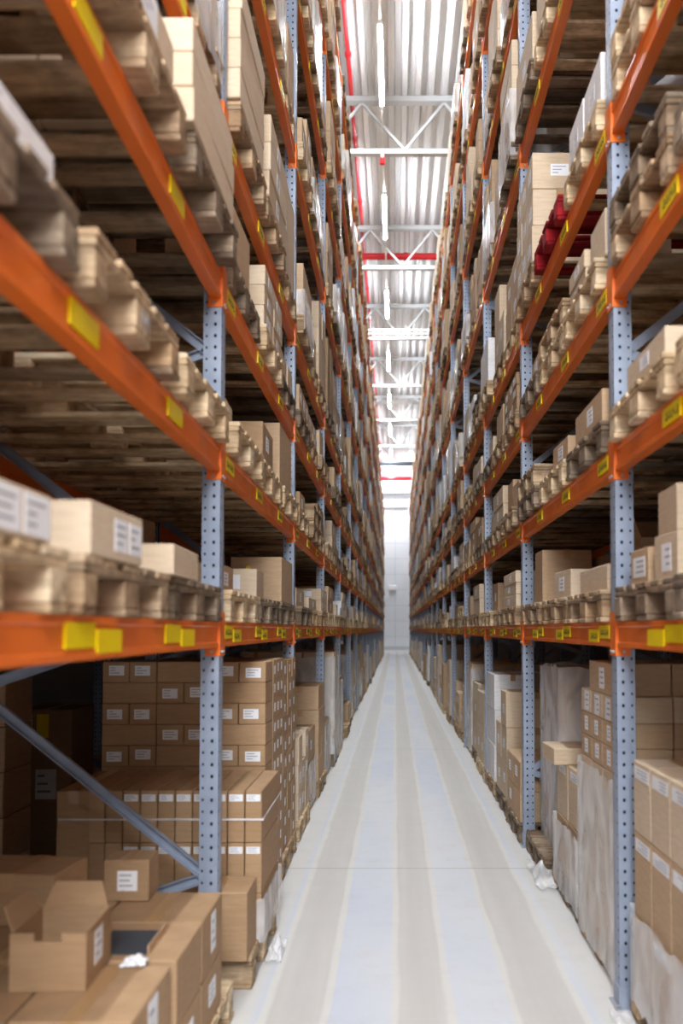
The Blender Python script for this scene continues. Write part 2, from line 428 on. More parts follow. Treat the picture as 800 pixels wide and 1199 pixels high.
m = MB(); m.box(-.02, .11, -.07, .07, 0, .008, M['galv']); m.box(-.004, .084, -.052, .052, .008, .09, M['steel'])
for a in (-.008, .098): m.tube((a, -.055, .008), (a, -.055, .022), .009, M['galv'], 6)
FP = m.mesh('footplate', True)
def c_brace(a, b):
    """C channel between two points of the y=0 plane (x,z)"""
    m = MB(); A = Vector((a[0], 0, a[1])); B = Vector((b[0], 0, b[1]))
    d = (B-A).normalized(); nn = Vector((-d.z, 0, d.x)) * .02
    R = lambda o: o
    for off, w, h in ((0, .044, .003),):
        m.bar(A, B, .044, .003, M['steel'], (0, 1, 0))
    for s in (-1, 1):
        m.bar(A+nn*s+Vector((0, .012, 0)), B+nn*s+Vector((0, .012, 0)), .004, .026, M['steel'], (0, 1, 0))
    return m
def braces():
    out = []; z = .56; xa, xb = .07, DEPTH-.07
    out.append(((xb, .22), (xa, .54)))
    while z < TOPZ-.3:
        out.append(((xa, z), (xb, z+.76)))
        if z+1.13 < TOPZ: out.append(((xb, z+.79), (xa, z+1.12)))
        z += 1.13
    return out
BR = [c_brace(a, b).mesh('brace', True) for a, b in braces()]
mm = MB()
for a, b in braces():
    q = c_brace(a, b); mm.v += []
    for f in q.f: mm.add([q.v[i] for i in f], [tuple(range(len(f)))], M['steel'])
BRALL = mm.mesh('bracing')
def make_frame(full):
    """built for the right rack: x grows away from the aisle"""
    r = link('upright_frame', None)
    p = link('front_post', PM, r); link('footplate', FP, p)
    p = link('rear_post', PM, r, (DEPTH, 0, 0), math.pi); link('footplate', FP, p)
    if full:
        for b in BR: link('brace', b, r)
    else: link('bracing', BRALL, r)
    return r
pf = make_frame(True); pn = make_frame(False); used = {True: False, False: False}
def place_frame(side, k, rear=False):
    full = k <= 5 and not rear
    src = pf if full else pn
    o = src if not used[full] else copy_tree(src); used[full] = True
    # the left rack is the right one turned half round about z
    u = 0 if not rear else DEPTH+.22
    o.location = (X(side, u), post_y(k), 0)
    o.rotation_euler = (0, 0, math.pi if side < 0 else 0)
    n = ORD[k]
    if rear: tag(o, 'blue-grey upright frame of the back-to-back rack behind the %s racking, %s from the camera' % (SN[side], n), 'rack upright', 'perforated steel upright frames')
    else: tag(o, 'blue-grey perforated upright frame of the %s racking, %s from the camera' % (SN[side], n), 'rack upright', 'perforated steel upright frames')
    return o
for side in (-1, 1):
    for k in range(0, NB+1): place_frame(side, k)
    o = copy_tree(pn); o.location = (X(side, 0), post_y(-1), 0); o.rotation_euler = (0, 0, math.pi if side < 0 else 0)  # frame of the unseen bay added to block light from behind
    tag(o, 'unseen blue-grey upright frame of the %s racking, added behind the camera' % SN[side], 'rack upright', 'perforated steel upright frames')
    for k in range(0, 8): place_frame(side, k, True)

# ---------------------------------------------------------------- registry of beams, pallets, cartons
beams, pallets, boxes = [], [], []
def reg_beam(side, k, l, rear):    # bay k lies between posts k and k+1
    if rear == 0: x0 = X(side, 0)
    elif rear == 1: x0 = X(side, DEPTH-.05)
    elif rear == 2: x0 = X(side, DEPTH+.22)
    else: x0 = X(side, 2*DEPTH+.17)
    xs = sorted((x0, x0+side*.05))
    beams.append(dict(side=side, k=k, l=l, rear=rear, bb=(xs[0], xs[1], post_y(k)+.047, post_y(k+1)-.047, LEV[l-1], LEV[l-1]+BH)))
for side in (-1, 1):
    for k in range(-1, NB):  # includes the unseen bay added behind the camera to block light
        for l in range(1, 9):
            reg_beam(side, k, l, 0); reg_beam(side, k, l, 1)
            if 0 <= k < 7: reg_beam(side, k, l, 2); reg_beam(side, k, l, 3)

def slot_y(k, j): return post_y(k)+.06+.45+.90*j
def reg_pallet(side, k, l, j, over=None, mat=None, dz=0, back=False, dy=0, extra=''):
    z = shelf(l)+dz+.001
    if over is None: over = random.uniform(.0, .06) if l else random.uniform(-.02, .05)
    x = X(side, -over+.6) if not back else X(side, DEPTH+.22+.58)
    y = slot_y(k, j)+dy+random.uniform(-.015, .015)
    if mat is None: mat = random.choices(['wood', 'wood_grey', 'wood_new'], [5, 2, 3])[0]
    pallets.append(dict(side=side, k=k, l=l, j=j, x=x, y=y, z=z, rz=random.uniform(-.008, .008), mat=mat, var=random.randrange(3), back=back, extra=extra,
                        bb=(x-.6, x+.6, y-.4, y+.4, z, z+.144)))
    return x, y, z+.145, over

def reg_box(x, y, z, sx, sy, sz, rz=0, mat='kraft', lab=None, tape=True, info=None, desc=None, side=0, lsz=None, style='closed'):
    """x,y centre, z bottom.  lab: faces carrying a paper label, C camera side, A aisle side"""
    b = dict(x=x, y=y, z=z, s=(sx, sy, sz), rz=rz, mat=mat, lab=lab or '', tape=tape, info=info, desc=desc, side=side, lsz=lsz, style=style)
    hx = (abs(sx*math.cos(rz))+abs(sy*math.sin(rz)))/2; hy = (abs(sx*math.sin(rz))+abs(sy*math.cos(rz)))/2
    b['bb'] = (x-hx, x+hx, y-hy, y+hy, z, z+sz)
    boxes.append(b); return b

films = []
def stack(side, k, l, j, front, y0, z, nx, ny, nz, sx, sy, sz, mat='kraft', lab='', wrap=None, drop=0, back=False, jit=.004, lsz=None, skip=None, tape=True, only=None):
    """front = x of the aisle side of the load; columns run away from the camera (ny) and into the rack (nx)"""
    for iz in range(nz):
        for ix in range(nx):
            for iy in range(ny):
                if ix > 0 and iy > 0 and iz < nz-1 and (ix < nx-1): continue
                if skip and skip(ix, iy, iz): continue
                if iz == nz-1 and drop and random.random() < drop: continue
                x = front+side*(sx*(ix+.5)); y = y0+sy*(iy+.5)
                lb = ''.join(c for c in lab if random.random() < .8)
                reg_box(x+random.uniform(-jit, jit), y+random.uniform(-jit, jit)*.5, z+iz*sz, sx-.006, sy-.006, sz-.0015, random.uniform(-.006, .006), mat, lb, tape,
                        info=(side, k, l, j, ix, iy, iz, nz, back), side=side, lsz=lsz)
    if wrap is not None:
        xs = sorted((front-side*.012, front+side*(sx*nx+.012)))
        films.append(dict(side=side, k=k, l=l, j=j, bb=(xs[0], xs[1], y0-.014, y0+sy*ny+.014, z-.1, z+sz*nz*wrap)))

# ---- hand-placed loads: (side, bay, level, slot) -> function
hand = {}
def H(*key):
    def d(f): hand[key] = f; return f
    return d
L, R_ = -1, 1

# level 1, left, bay 0
@H(L, 0, 1, 0)
def _():
    x, y, z, o = reg_pallet(L, 0, 1, 0, .03, 'wood_new', extra='pale new')
    reg_box(-.90, 1.65, z, .36, .45, .097, 0, 'pale_kraft', 'A', desc='low pale carton with two big white sheets at picture edge, first left shelf', side=L, lsz=(.13, .085), style='two')
    reg_box(-1.55, 1.70, z, .4, .5, .22, 0, 'kraft', '', desc='brown carton set back behind the picture edge carton, first left shelf', side=L)
@H(L, 0, 1, 1)
def _():
    x, y, z, o = reg_pallet(L, 0, 1, 1, .03, 'wood', extra='blotchy brown')
    reg_box(-.885, 2.335, z, .33, .41, .13, -.02, 'pale_kraft', 'A', desc='plain carton with two white papers, middle pallet, first left shelf, nearest bay', side=L, lsz=(.105, .085), style='two')
    reg_box(-1.6, 2.6, z, .35, .4, .24, 0, 'dark_kraft', '', desc='dark carton deep behind the two-paper carton, first left shelf', side=L)
@H(L, 0, 1, 2)
def _():
    x, y, z, o = reg_pallet(L, 0, 1, 2, .02, 'wood_grey', extra='mottled')
    reg_box(-.875, 3.115, z, .30, .42, .10, .03, 'pale_kraft', 'C', desc='flat pale carton with one white label beside the nearest left upright', side=L, lsz=(.05, .085))
    reg_box(-1.42, 3.5, z, .26, .32, .26, .02, 'dark_kraft', '', desc='square dark carton deep on the first left shelf before the nearest upright', side=L)
    reg_box(-1.62, 3.15, z, .16, .2, .15, .02, 'kraft', '', desc='little brown carton deep on the first left shelf, nearest bay', side=L)
@H(L, 0, 2, 0)
def _():
    x, y, z, o = reg_pallet(L, 0, 2, 0, .05, 'wood_grey')
    reg_box(-.925, 1.63, z, .34, .64, .11, 0, 'white_card', 'A', desc='white carton at the picture edge on the second left shelf', side=L, lsz=(.2, .09))
@H(L, 0, 2, 1)
def _(): reg_pallet(L, 0, 2, 1, .06, 'wood', extra='stamped', dy=-.02)
@H(L, 0, 2, 2)
def _():
    x, y, z, o = reg_pallet(L, 0, 2, 2, .05, 'wood_new')
@H(L, 0, 3, 0)
def _():
    x, y, z, o = reg_pallet(L, 0, 3, 0, .05, 'wood')
@H(L, 0, 3, 1)
def _():
    x, y, z, o = reg_pallet(L, 0, 3, 1, .07, 'wood')
    reg_box(-.84, 2.40, z, .3, .66, .12, 0, 'pale_kraft', 'A', desc='pale carton with white sheet on the third left shelf, middle pallet nearest bay', side=L, lsz=(.2, .11))
@H(L, 0, 3, 2)
def _():
    x, y, z, o = reg_pallet(L, 0, 3, 2, .08, 'wood_grey')
    random.seed(5)
    stack(L, 0, 3, 2, -.672, 2.92, z, 2, 1, 3, .52, .76, .118, 'pale_kraft', 'C', lsz=(.1, .04), skip=lambda a, b, c: False)
@H(L, 1, 1, 0)
def _():
    x, y, z, o = reg_pallet(L, 1, 1, 0, .02)
    reg_box(-1.0, 4.35, z, .36, .42, .13, .02, 'kraft', 'A', desc='low brown carton just past the nearest left upright, first left shelf', side=L)
    reg_box(-1.36, 4.45, z, .24, .36, .37, 0, 'dark_kraft', '', desc='tall dark carton set back past the nearest left upright, first left shelf', side=L)
@H(L, 1, 1, 1)
def _():
    x, y, z, o = reg_pallet(L, 1, 1, 1, .02, 'wood_grey')
    b = reg_box(-.93, 5.18, z, .3, .36, .16, .04, 'pale_kraft', 'C', desc='small pale carton before the yellow dot carton, first left shelf', side=L)
    reg_box(-1.35, 5.3, z, .40, .4, .2, .04, 'kraft', '', desc='brown carton set back level with the yellow dot carton, first left shelf', side=L)
@H(L, 1, 1, 2)
def _():
    x, y, z, o = reg_pallet(L, 1, 1, 2, .02)
    b = reg_box(-.90, 6.1, z, .33, .6, .29, 0, 'kraft', 'C', desc='tall carton with white label and yellow dot before the second left upright', side=L, lsz=(.1, .1), style='dot')
@H(L, 1, 2, 0)
def _():
    x, y, z, o = reg_pallet(L, 1, 2, 0, .05, 'wood_new')
    reg_box(-.90, 4.25, z, .2, .3, .15, .04, 'pale_kraft', 'C', desc='small pale carton right past the nearest left upright, second left shelf', side=L)
@H(L, 1, 2, 2)
def _():
    x, y, z, o = reg_pallet(L, 1, 2, 2, .04, 'wood_new')
    reg_box(-.93, 5.95, z, .40, .62, .37, 0, 'kraft', '', desc='tall plain carton before the second left upright, second left shelf', side=L)
    reg_box(-1.36, 5.9, z, .42, .5, .42, 0, 'dark_kraft', '', desc='tall dark carton behind the plain one, second left shelf', side=L)
@H(L, 1, 4, 0)
def _():
    x, y, z, o = reg_pallet(L, 1, 4, 0, .05, 'wood')
    stack(L, 1, 4, 0, -.70, 4.0, z, 2, 1, 4, .45, .72, .14, 'pale_kraft', 'C', lsz=(.12, .09))
@H(L, 1, 4, 1)
def _():
    x, y, z, o = reg_pallet(L, 1, 4, 1, .05, 'wood')
    stack(L, 1, 4, 1, -.70, 4.95, z, 2, 1, 3, .45, .72, .16, 'pale_kraft', 'A', lsz=(.12, .09))

# floor, left
@H(L, 0, 0, 0)
def _(): reg_pallet(L, 0, 0, 0, .06, 'wood_grey')
@H(L, 0, 0, 1)
def _():
    x, y, z, o = reg_pallet(L, 0, 0, 1, .07, 'wood')
    zt_ = z
    d = 'nearest left floor bay'
    reg_box(-.855, 2.60, z+.21, .33, .40, .215, 0, 'shade_brown_kraft', 'A', desc='big brown carton with white side label at the lower picture edge, below the open carton', side=L, lsz=(.1, .16))
    reg_box(-1.21, 2.60, z+.21, .36, .40, .215, 0, 'shade_brown_kraft', '', desc='big brown carton directly under the open carton, left floor', side=L)
    reg_box(-1.58, 2.60, z+.21, .36, .40, .215, 0, 'shade_brown_kraft', '', desc='brown carton innermost in the row under the open carton, left floor', side=L)
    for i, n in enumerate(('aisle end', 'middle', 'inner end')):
        reg_box(-.86-.37*i, 2.62, z, .36, .42, .205, 0, 'shade_brown_kraft', '', desc='brown carton on the pallet, %s of the bottom layer, %s' % (n, d), side=L)
        reg_box(-.86-.37*i, 2.19, z, .36, .40, .205, 0, 'shade_brown_kraft', '', desc='brown carton near the frame edge, %s of the bottom layer, %s' % (n, d), side=L)
    reg_box(-.992, 2.72, z+.427, .215, .26, .165, .04, 'shade_brown_kraft', 'A', desc='open brown carton with raised notched flaps, lower left', side=L, lsz=(.08, .1), style='open')
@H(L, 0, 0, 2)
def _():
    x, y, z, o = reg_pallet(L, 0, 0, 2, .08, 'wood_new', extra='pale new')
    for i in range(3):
        reg_box(-.86-.37*i, 3.02, z, .36, .36, .205, 0, 'shade_brown_kraft', 'A' if i == 0 else '', desc='brown carton low behind the open carton, %s along from the aisle' % ORD[i], side=L)
        reg_box(-.86-.37*i, 3.39, z, .36, .36, .205, 0, 'shade_brown_kraft', 'A' if i == 0 else '', desc='brown carton low beside the nearest left upright, %s along from the aisle' % ORD[i], side=L)
    reg_box(-.845, 3.02, z+.21, .33, .36, .215, 0, 'shade_brown_kraft', '', desc='brown carton holding dark film scraps behind the open carton', side=L, style='tray', tape=False)
    reg_box(-.86, 3.39, z+.21, .36, .36, .215, 0, 'shade_brown_kraft', 'A', desc='brown carton with white label beside the foot of the nearest left upright', side=L, lsz=(.08, .14))
    reg_box(-1.23, 3.2, z+.21, .36, .7, .215, 0, 'shade_brown_kraft', '', desc='long brown carton with slotted lid behind the open carton', side=L)
    reg_box(-1.60, 3.2, z+.21, .36, .7, .215, 0, 'shade_brown_kraft', '', desc='long brown carton under the loose flapped carton, left floor', side=L)
    reg_box(-1.33, 3.28, z+.427, .34, .26, .18, -.12, 'shade_brown_kraft', '', desc='loose brown carton with crumpled side flap, above the open carton', side=L)
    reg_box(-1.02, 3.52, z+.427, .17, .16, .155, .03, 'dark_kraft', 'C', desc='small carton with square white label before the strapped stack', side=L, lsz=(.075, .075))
@H(L, 1, 0, 0)
def _():
    x, y, z, o = reg_pallet(L, 1, 0, 0, .12, 'wood', dy=.07)
    # two rows of narrow cartons
    for iz, (zz, hh) in enumerate(((.15, .20), (.352, .235), (.589, .245))):
        for i in range(11):
            if iz == 0 and i % 2: continue
            w = .083 if iz else .166
            xc = -.633-w*(i+.5) if iz else -.633-.083*(i+1)
            if iz and i == 10: continue
            reg_box(xc, 4.62, zz, w-.004, .62, hh, 0, 'shade_brown_kraft', 'C' if (iz and i < 8) else '', tape=False, info=(L, 1, 0, 0, i, 0, iz, 3, False), side=L, lsz=(.066, .033), style='toplab')
    reg_box(-1.53, 4.62, .352, .16, .62, .48, 0, 'shade_brown_kraft', '', desc='tall plain carton at the inner end of the strapped stack', side=L)
    films.append(dict(side=L, k=1, l=0, j=0, bb=(-1.62, -.620, 4.29, 4.945, .13, .34), name='film around the foot of the strapped stack past the nearest left upright'))
    # low boxes at the front
    reg_box(-.80, 4.13, z, .30, .27, .30, 0, 'shade_brown_kraft', '', desc='brown carton standing before the strapped stack, behind the nearest left upright', side=L)
    reg_box(-1.2, 4.13, z, .46, .27, .24, 0, 'shade_brown_kraft', '', desc='wide low carton before the strapped stack, behind the brace', side=L)
@H(L, 1, 0, 1)
def _():
    x, y, z, o = reg_pallet(L, 1, 0, 1, .04, 'wood')
    n = 11; h = .116
    for iz in range(n):
        zz = z+iz*h
        pat = [2, 1, 1, 2] if iz % 2 else [1, 1, 2, 1, 1]
        xx = -.72
        for c, w in enumerate(pat):
            ww = .152*w
            reg_box(xx-ww/2, 5.17, zz, ww-.004, .3, h-.0015, random.uniform(-.01, .01), 'shade_brown_kraft', 'C' if w == 1 else '', tape=False,
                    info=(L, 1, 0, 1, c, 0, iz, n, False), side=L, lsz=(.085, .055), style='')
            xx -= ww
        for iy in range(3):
            reg_box(-.72-.15, 5.325+.15*(iy+.5), zz, .3, .148, h-.0015, 0, 'shade_brown_kraft', 'A', tape=False, info=(L, 1, 0, 1, 0, iy+1, iz, n, False), side=L, lsz=(.05, .05))
@H(L, 1, 0, 2)
def _():
    x, y, z, o = reg_pallet(L, 1, 0, 2, .04, 'wood')
    stack(L, 1, 0, 2, -.73, 5.9, z, 3, 3, 10, .3, .24, .125, 'shade_brown_kraft', 'A', lsz=(.06, .05), tape=False)

# floor, right
@H(R_, 0, 0, 2)
def _():
    x, y, z, o = reg_pallet(R_, 0, 0, 2, -.03, 'wood')
    for iz, (zz, hh) in enumerate(((z, .30), (z+.301, .335), (z+.637, .285))):
        for iy in range(3):
            for ix in range(3):
                if ix and iz < 2: continue
                reg_box(.975+.32*(ix+.5), 2.98+.245*(iy+.5), zz, .316, .241, hh, 0, 'pale_kraft' if iz == 2 else 'kraft', 'A' if iz and ix == 0 else ('A' if ix == 0 and iy == 1 else ''), tape=iz == 2,
                        info=(R_, 0, 0, 2, ix, iy, iz, 3, False), side=R_, lsz=(.20, .05), style='high')
    films.append(dict(side=R_, k=0, l=0, j=2, bb=(.962, 1.96, 2.965, 3.73, .10, .47), name='film around the foot of the nearest right floor pallet'))
@H(R_, 0, 0, 1)
def _():
    reg_pallet(R_, 0, 0, 1, -.03, 'wood')
    x, y, z, o = 0, 0, .146, 0
    stack(R_, 0, 0, 1, .975, 2.08, z, 2, 2, 3, .5, .37, .3, 'kraft', 'A')
@H(R_, 1, 0, 0)
def _():
    x, y, z, o = reg_pallet(R_, 1, 0, 0, -.03, 'wood', extra='film-trailed')
    hs = (.2, .2, .2, .2, .115, .115, .12, .15)
    zz = z
    for iz, hh in enumerate(hs):
        ny = 3 if iz < 7 else 1; sy = .72/ny if iz < 7 else .5
        nx = 4 if iz > 3 else 3; sx = 1.08/nx
        for iy in range(ny):
            for ix in range(nx):
                if ix and iy and iz < 6: continue
                reg_box(.985+sx*(ix+.5), 4.07+sy*(iy+.5)+(0 if iz < 7 else .02), zz, sx-.005, sy-.005, hh-.0015, 0, 'kraft' if iz in (7, 4, 5) else 'pale_kraft', 'A' if iz > 3 and ix == 0 else '', tape=False,
                        info=(R_, 1, 0, 0, ix, iy, iz, len(hs), False), side=R_, lsz=(.07, .07) if iz in (4, 5) else (.1, .1))
        zz += hh
    films.append(dict(side=R_, k=1, l=0, j=0, bb=(.968, 2.08, 4.055, 4.81, .05, .93), name='film around the tall stack just past the nearest right upright'))
@H(R_, 1, 0, 1)
def _():
    x, y, z, o = reg_pallet(R_, 1, 0, 1, -.04, 'wood_grey')
    for iy in range(2):
        for ix in range(3):
            reg_box(1.0+.3*(ix+.5), 4.95+.35*(iy+.5), z, .29, .34, .33, 0, 'kraft', '', info=(R_, 1, 0, 1, ix, iy, 0, 2, False), side=R_)
            if ix == 0 or iy == 0:
                reg_box(1.0+.3*(ix+.5), 4.95+.35*(iy+.5), z+.332, .28, .33, .33, 0, 'pale_kraft', 'A' if ix == 0 else '', info=(R_, 1, 0, 1, ix, iy, 1, 2, False), side=R_, lsz=(.2, .05), style='high')
    reg_box(1.13, 5.46, z+.664, .42, .34, .095, .04, 'pale_kraft', '', desc='flat shallow carton lying on top of the stack between the two right uprights', side=R_)
    films.append(dict(side=R_, k=1, l=0, j=1, bb=(.985, 1.92, 4.935, 5.665, .05, .46), name='film around the stack under the flat shallow carton'))
@H(R_, 1, 0, 2)
def _():
    x, y, z, o = reg_pallet(R_, 1, 0, 2, 0, 'wood_grey')
    for iz in range(4):
        for iy in range(2):
            for ix in range(2):
                reg_box(1.07+.45*(ix+.5), 5.83+.36*(iy+.5), z+iz*.30, .445, .355, .298, 0, 'kraft', '', tape=False, info=(R_, 1, 0, 2, ix, iy, iz, 4, False), side=R_)
    films.append(dict(side=R_, k=1, l=0, j=2, bb=(1.055, 1.985, 5.815, 6.565, .05, 1.36), name='film all round the tall stack before the second right upright'))
# level 1 right
@H(R_, 0, 1, 2)
def _():
    x, y, z, o = reg_pallet(R_, 0, 1, 2, .02, 'wood_grey', extra='plastic-tagged')
    reg_box(1.15, 3.22, z, .36, .26, .165, .02, 'pale_kraft', 'CA', desc='pale carton with two white labels, lower of a pair at the right picture edge', side=R_, lsz=(.1, .1))
    reg_box(1.15, 3.22, z+.166, .34, .25, .165, -.03, 'pale_kraft', '', desc='plain pale carton on top of the two-label carton at right picture edge', side=R_)
    reg_box(1.12, 3.57, z, .3, .24, .14, .02, 'kraft', 'A', desc='lower brown carton with white labels beside the nearest right upright', side=R_, lsz=(.16, .08))
@H(R_, 1, 1, 0)
def _():
    x, y, z, o = reg_pallet(R_, 1, 1, 0, .03, 'wood')
    reg_box(1.08, 4.36, z, .24, .60, .12, 0, 'pale_kraft', '', desc='long pale carton lying just past the nearest right upright, first right shelf', side=R_)
    reg_box(1.5, 4.4, z, .4, .5, .25, .1, 'kraft', 'A', desc='tilting brown carton set back past the nearest right upright, first shelf', side=R_)
@H(R_, 1, 1, 1)
def _():
    x, y, z, o = reg_pallet(R_, 1, 1, 1, .02, 'wood')
    reg_box(1.12, 5.22, z, .3, .4, .16, .05, 'pale_kraft', 'A', desc='pale carton with white label in front of the open upright carton', side=R_)
    reg_box(1.62, 5.3, z, .5, .5, .34, .05, 'kraft', 'C', desc='large opened brown carton with flap up, first right shelf second bay', side=R_, style='open')
@H(R_, 1, 1, 2)
def _():
    x, y, z, o = reg_pallet(R_, 1, 1, 2, .02, 'wood')
    reg_box(1.14, 6.1, z, .33, .3, .35, 0, 'kraft', '', desc='tall carton by the second right upright, first right shelf', side=R_)
    reg_box(1.52, 6.05, z, .35, .4, .3, 0, 'dark_kraft', '', desc='dark carton behind the tall carton by the second right upright', side=R_)
@H(R_, 1, 2, 0)
def _():
    x, y, z, o = reg_pallet(R_, 1, 2, 0, .03, 'wood_grey')
    reg_box(1.12, 4.35, z, .36, .6, .16, .0, 'kraft', 'A', desc='brown carton with white sheet just past the nearest right upright, second right shelf', side=R_)
@H(R_, 1, 2, 1)
def _():
    x, y, z, o = reg_pallet(R_, 1, 2, 1, .03, 'wood_new')
    reg_box(1.16, 5.2, z, .4, .4, .15, .03, 'kraft', 'AC', desc='wide brown carton on the middle pallet, second right shelf, second bay', side=R_)
@H(R_, 0, 2, 2)
def _():
    x, y, z, o = reg_pallet(R_, 0, 2, 2, .04, 'wood_new')
    reg_box(1.04, 3.28, z, .24, .5, .1, 0, 'pale_kraft', 'A', desc='flat pale carton with white sheet, second right shelf before the nearest upright', side=R_)
@H(R_, 1, 3, 0)
def _():
    x, y, z, o = reg_pallet(R_, 1, 3, 0, .04, 'wood_new')
    reg_box(1.1, 4.15, z, .3, .3, .22, 0, 'pale_kraft', 'C', desc='pale carton with white label just past the nearest right upright, third right shelf', side=R_)
    stack(R_, 1, 3, 0, .93, 4.35, z, 2, 1, 2, .4, .4, .09, 'pale_kraft', 'A')
@H(R_, 1, 4, 0)
def _():
    x, y, z, o = reg_pallet(R_, 1, 4, 0, .03, 'wood_new')
    stack(R_, 1, 4, 0, .935, 4.02, z, 2, 2, 1, .5, .36, .23, 'white_card', 'A')
@H(R_, 1, 4, 1)
def _(): reg_pallet(R_, 1, 4, 1, .05, 'wood_red', extra='red-painted')
@H(R_, 1, 5, 0)
def _():
    x, y, z, o = reg_pallet(R_, 1, 5, 0, .03, 'wood')
    stack(R_, 1, 5, 0, .95, 3.98, z, 2, 2, 3, .5, .38, .2, 'white_card', 'A')

def auto(side, k, l, j):
    rr = random.random()
    if l in (1, 2, 3): clear = .47
    elif l == 0: clear = 1.3
    elif l == 8: clear = 1.35
    else: clear = 1.08
    x, y, z, o = reg_pallet(side, k, l, j)
    front = X(side, -o+.01)
    if l == 8 and side < 0 and random.random() < .7: return
    y0 = y-.38
    if rr < (.04 if l == 0 else .10): 
        if random.random() < .5 and l: reg_pallet(side, k, l, j, o, dz=.146, extra='upper')
        return
    mat = random.choices(['kraft', 'pale_kraft', 'dark_kraft', 'white_card'], [6, 5, 1, 1.6 if l > 3 else .5])[0]
    kind = random.random()
    if l in (1, 2, 3):
        if kind < .55:       # a few loose cartons
            n = random.choice((1, 1, 2)); yy = y0
            for i in range(n):
                sy = random.uniform(.26, .38) if n == 2 else random.uniform(.35, .72); sx = random.uniform(.28, .5); sz = random.uniform(.1, .30)
                reg_box(front+side*(sx/2+random.uniform(0, .08)), yy+sy/2, z, sx, sy, sz, random.uniform(-.03, .03), mat, random.choice(('A', 'AC', '', 'C')),
                        info=(side, k, l, j, 0, i, 0, 1, False), side=side)
                if random.random() < .3 and sz < .2:
                    reg_box(front+side*(sx/2+.05), yy+sy/2, z+sz+.001, sx*.85, sy*.85, sz*.8, random.uniform(-.05, .05), mat, 'A', info=(side, k, l, j, 0, i, 1, 2, False), side=side)
                yy += sy+.03
            sx = random.uniform(.3, .45); reg_box(front+side*(.62+sx/2), y+random.uniform(-.1, .1), z, sx, random.uniform(.4, .6), random.uniform(.15, .4), 0, mat, '', info=(side, k, l, j, 1, 0, 0, 1, False), side=side)
        else:
            nz = random.choice((1, 2, 2, 3)); sz = random.uniform(.09, .4/nz); ny = random.choice((1, 2, 3)); 
            stack(side, k, l, j, front, y0, z, 2, ny, nz, random.uniform(.3, .5), .76/ny, sz, mat, random.choice(('A', 'AC', 'A')), drop=.2 if nz > 1 and ny > 1 else 0)
    else:
        if l == 0: mat = random.choice(('kraft', 'kraft', 'shade_brown_kraft', 'pale_kraft', 'pale_kraft', 'pale_kraft', 'white_card'))
        hmax = random.uniform(.3, .85) if l else random.uniform(.3, 1.2)
        if l == 8: hmax = random.uniform(.3, .85) if side > 0 else random.uniform(.10, .2)
        nz = max(1, int(hmax/random.uniform(.16, .34))); nz = nz if l != 8 or side > 0 else 1; sz = min(hmax/nz, (clear-.02)/nz); ny = random.choice((1, 2, 2, 3)); nx = random.choice((2, 3))
        stack(side, k, l, j, front, y0, z, nx, ny, nz, 1.1/nx, .76/ny, sz, mat, random.choice(('A', 'AC', 'A', '')), drop=.25 if nz > 1 else 0, wrap=(random.choice((.5, .95)) if random.random() < .38 else None))

for side in (-1, 1):
    for k in range(-1, NB):  # goods of the unseen bay are added to shade the racks from behind
        for l in range(0, 9):
            for j in range(3):
                f = hand.get((side, k, l, j))
                random.seed((side+2)*100000+k*1000+l*10+j)
                if f: f()
                else: auto(side, k, l, j)
                if 0 <= k < 7 and (l > 0 or k > 1):
                    x, y, z, o = reg_pallet(side, k, l, j, back=True)
                    if random.random() < .5 and l < 4:
                        reg_box(x-side*.2, y, z, .6, .6, random.uniform(.2, .38), 0, 'kraft', '', info=(side, k, l, j, 0, 0, 0, 1, True), side=side)
# floor goods of the back-to-back rack seen through the nearest left bays
reg_box(-2.36, 6.32, .001, .36, .44, 1.06, 0, 'dark_kraft', 'C', desc='tall dark carton with yellow and white labels deep behind the strapped stack', side=-1, lsz=(.14, .2), style='yel')
for i in range(5):
    reg_box(-2.53, 5.4, .001+.26*i, .56, .4, .255, random.uniform(-.02, .02), 'kraft', '', desc='brown carton in the dim rear left pile, %s up from the floor' % ORD[i], side=-1)
for i in range(5):
    for j in range(2):
        reg_box(2.5+.42*j, 4.6, .001+.28*i, .41, .45, .275, 0, 'kraft', '', desc='brown carton in the rear right pile, %s up from the floor, %s column' % (ORD[i], ('near', 'far')[j]), side=1)

# ---------------------------------------------------------------- which of them show: one ray per few pixels
def rank():
    items = [('b', b) for b in beams]+[('p', b) for b in pallets]+[('c', b) for b in boxes]
    vs = []; fs = []
    for t, b in items:
        x0, x1, y0, y1, z0, z1 = b['bb']; n = len(vs)
        vs += [(x, y, z) for z in (z0, z1) for y in (y0, y1) for x in (x0, x1)]
        fs += [(n, n+2, n+3, n+1), (n+4, n+5, n+7, n+6), (n, n+1, n+5, n+4), (n+2, n+6, n+7, n+3), (n, n+4, n+6, n+2), (n+1, n+3, n+7, n+5)]
        b['hits'] = 0
    tree = BVHTree.FromPolygons(vs, fs)
    o = Vector((0, 0, CZ)); cp, sp = math.cos(math.atan(PITCH)), math.sin(math.atan(PITCH))
    for py in range(1, 1199, 4):
        for px_ in range(1, 800, 3):
            a = (px_-463)/F; c = (695-py)/F
            d = Vector((a, cp-c*sp, sp+c*cp)).normalized()
            h = tree.ray_cast(o, d)
            if h[2] is not None: items[h[2]//6][1]['hits'] += 1
rank()

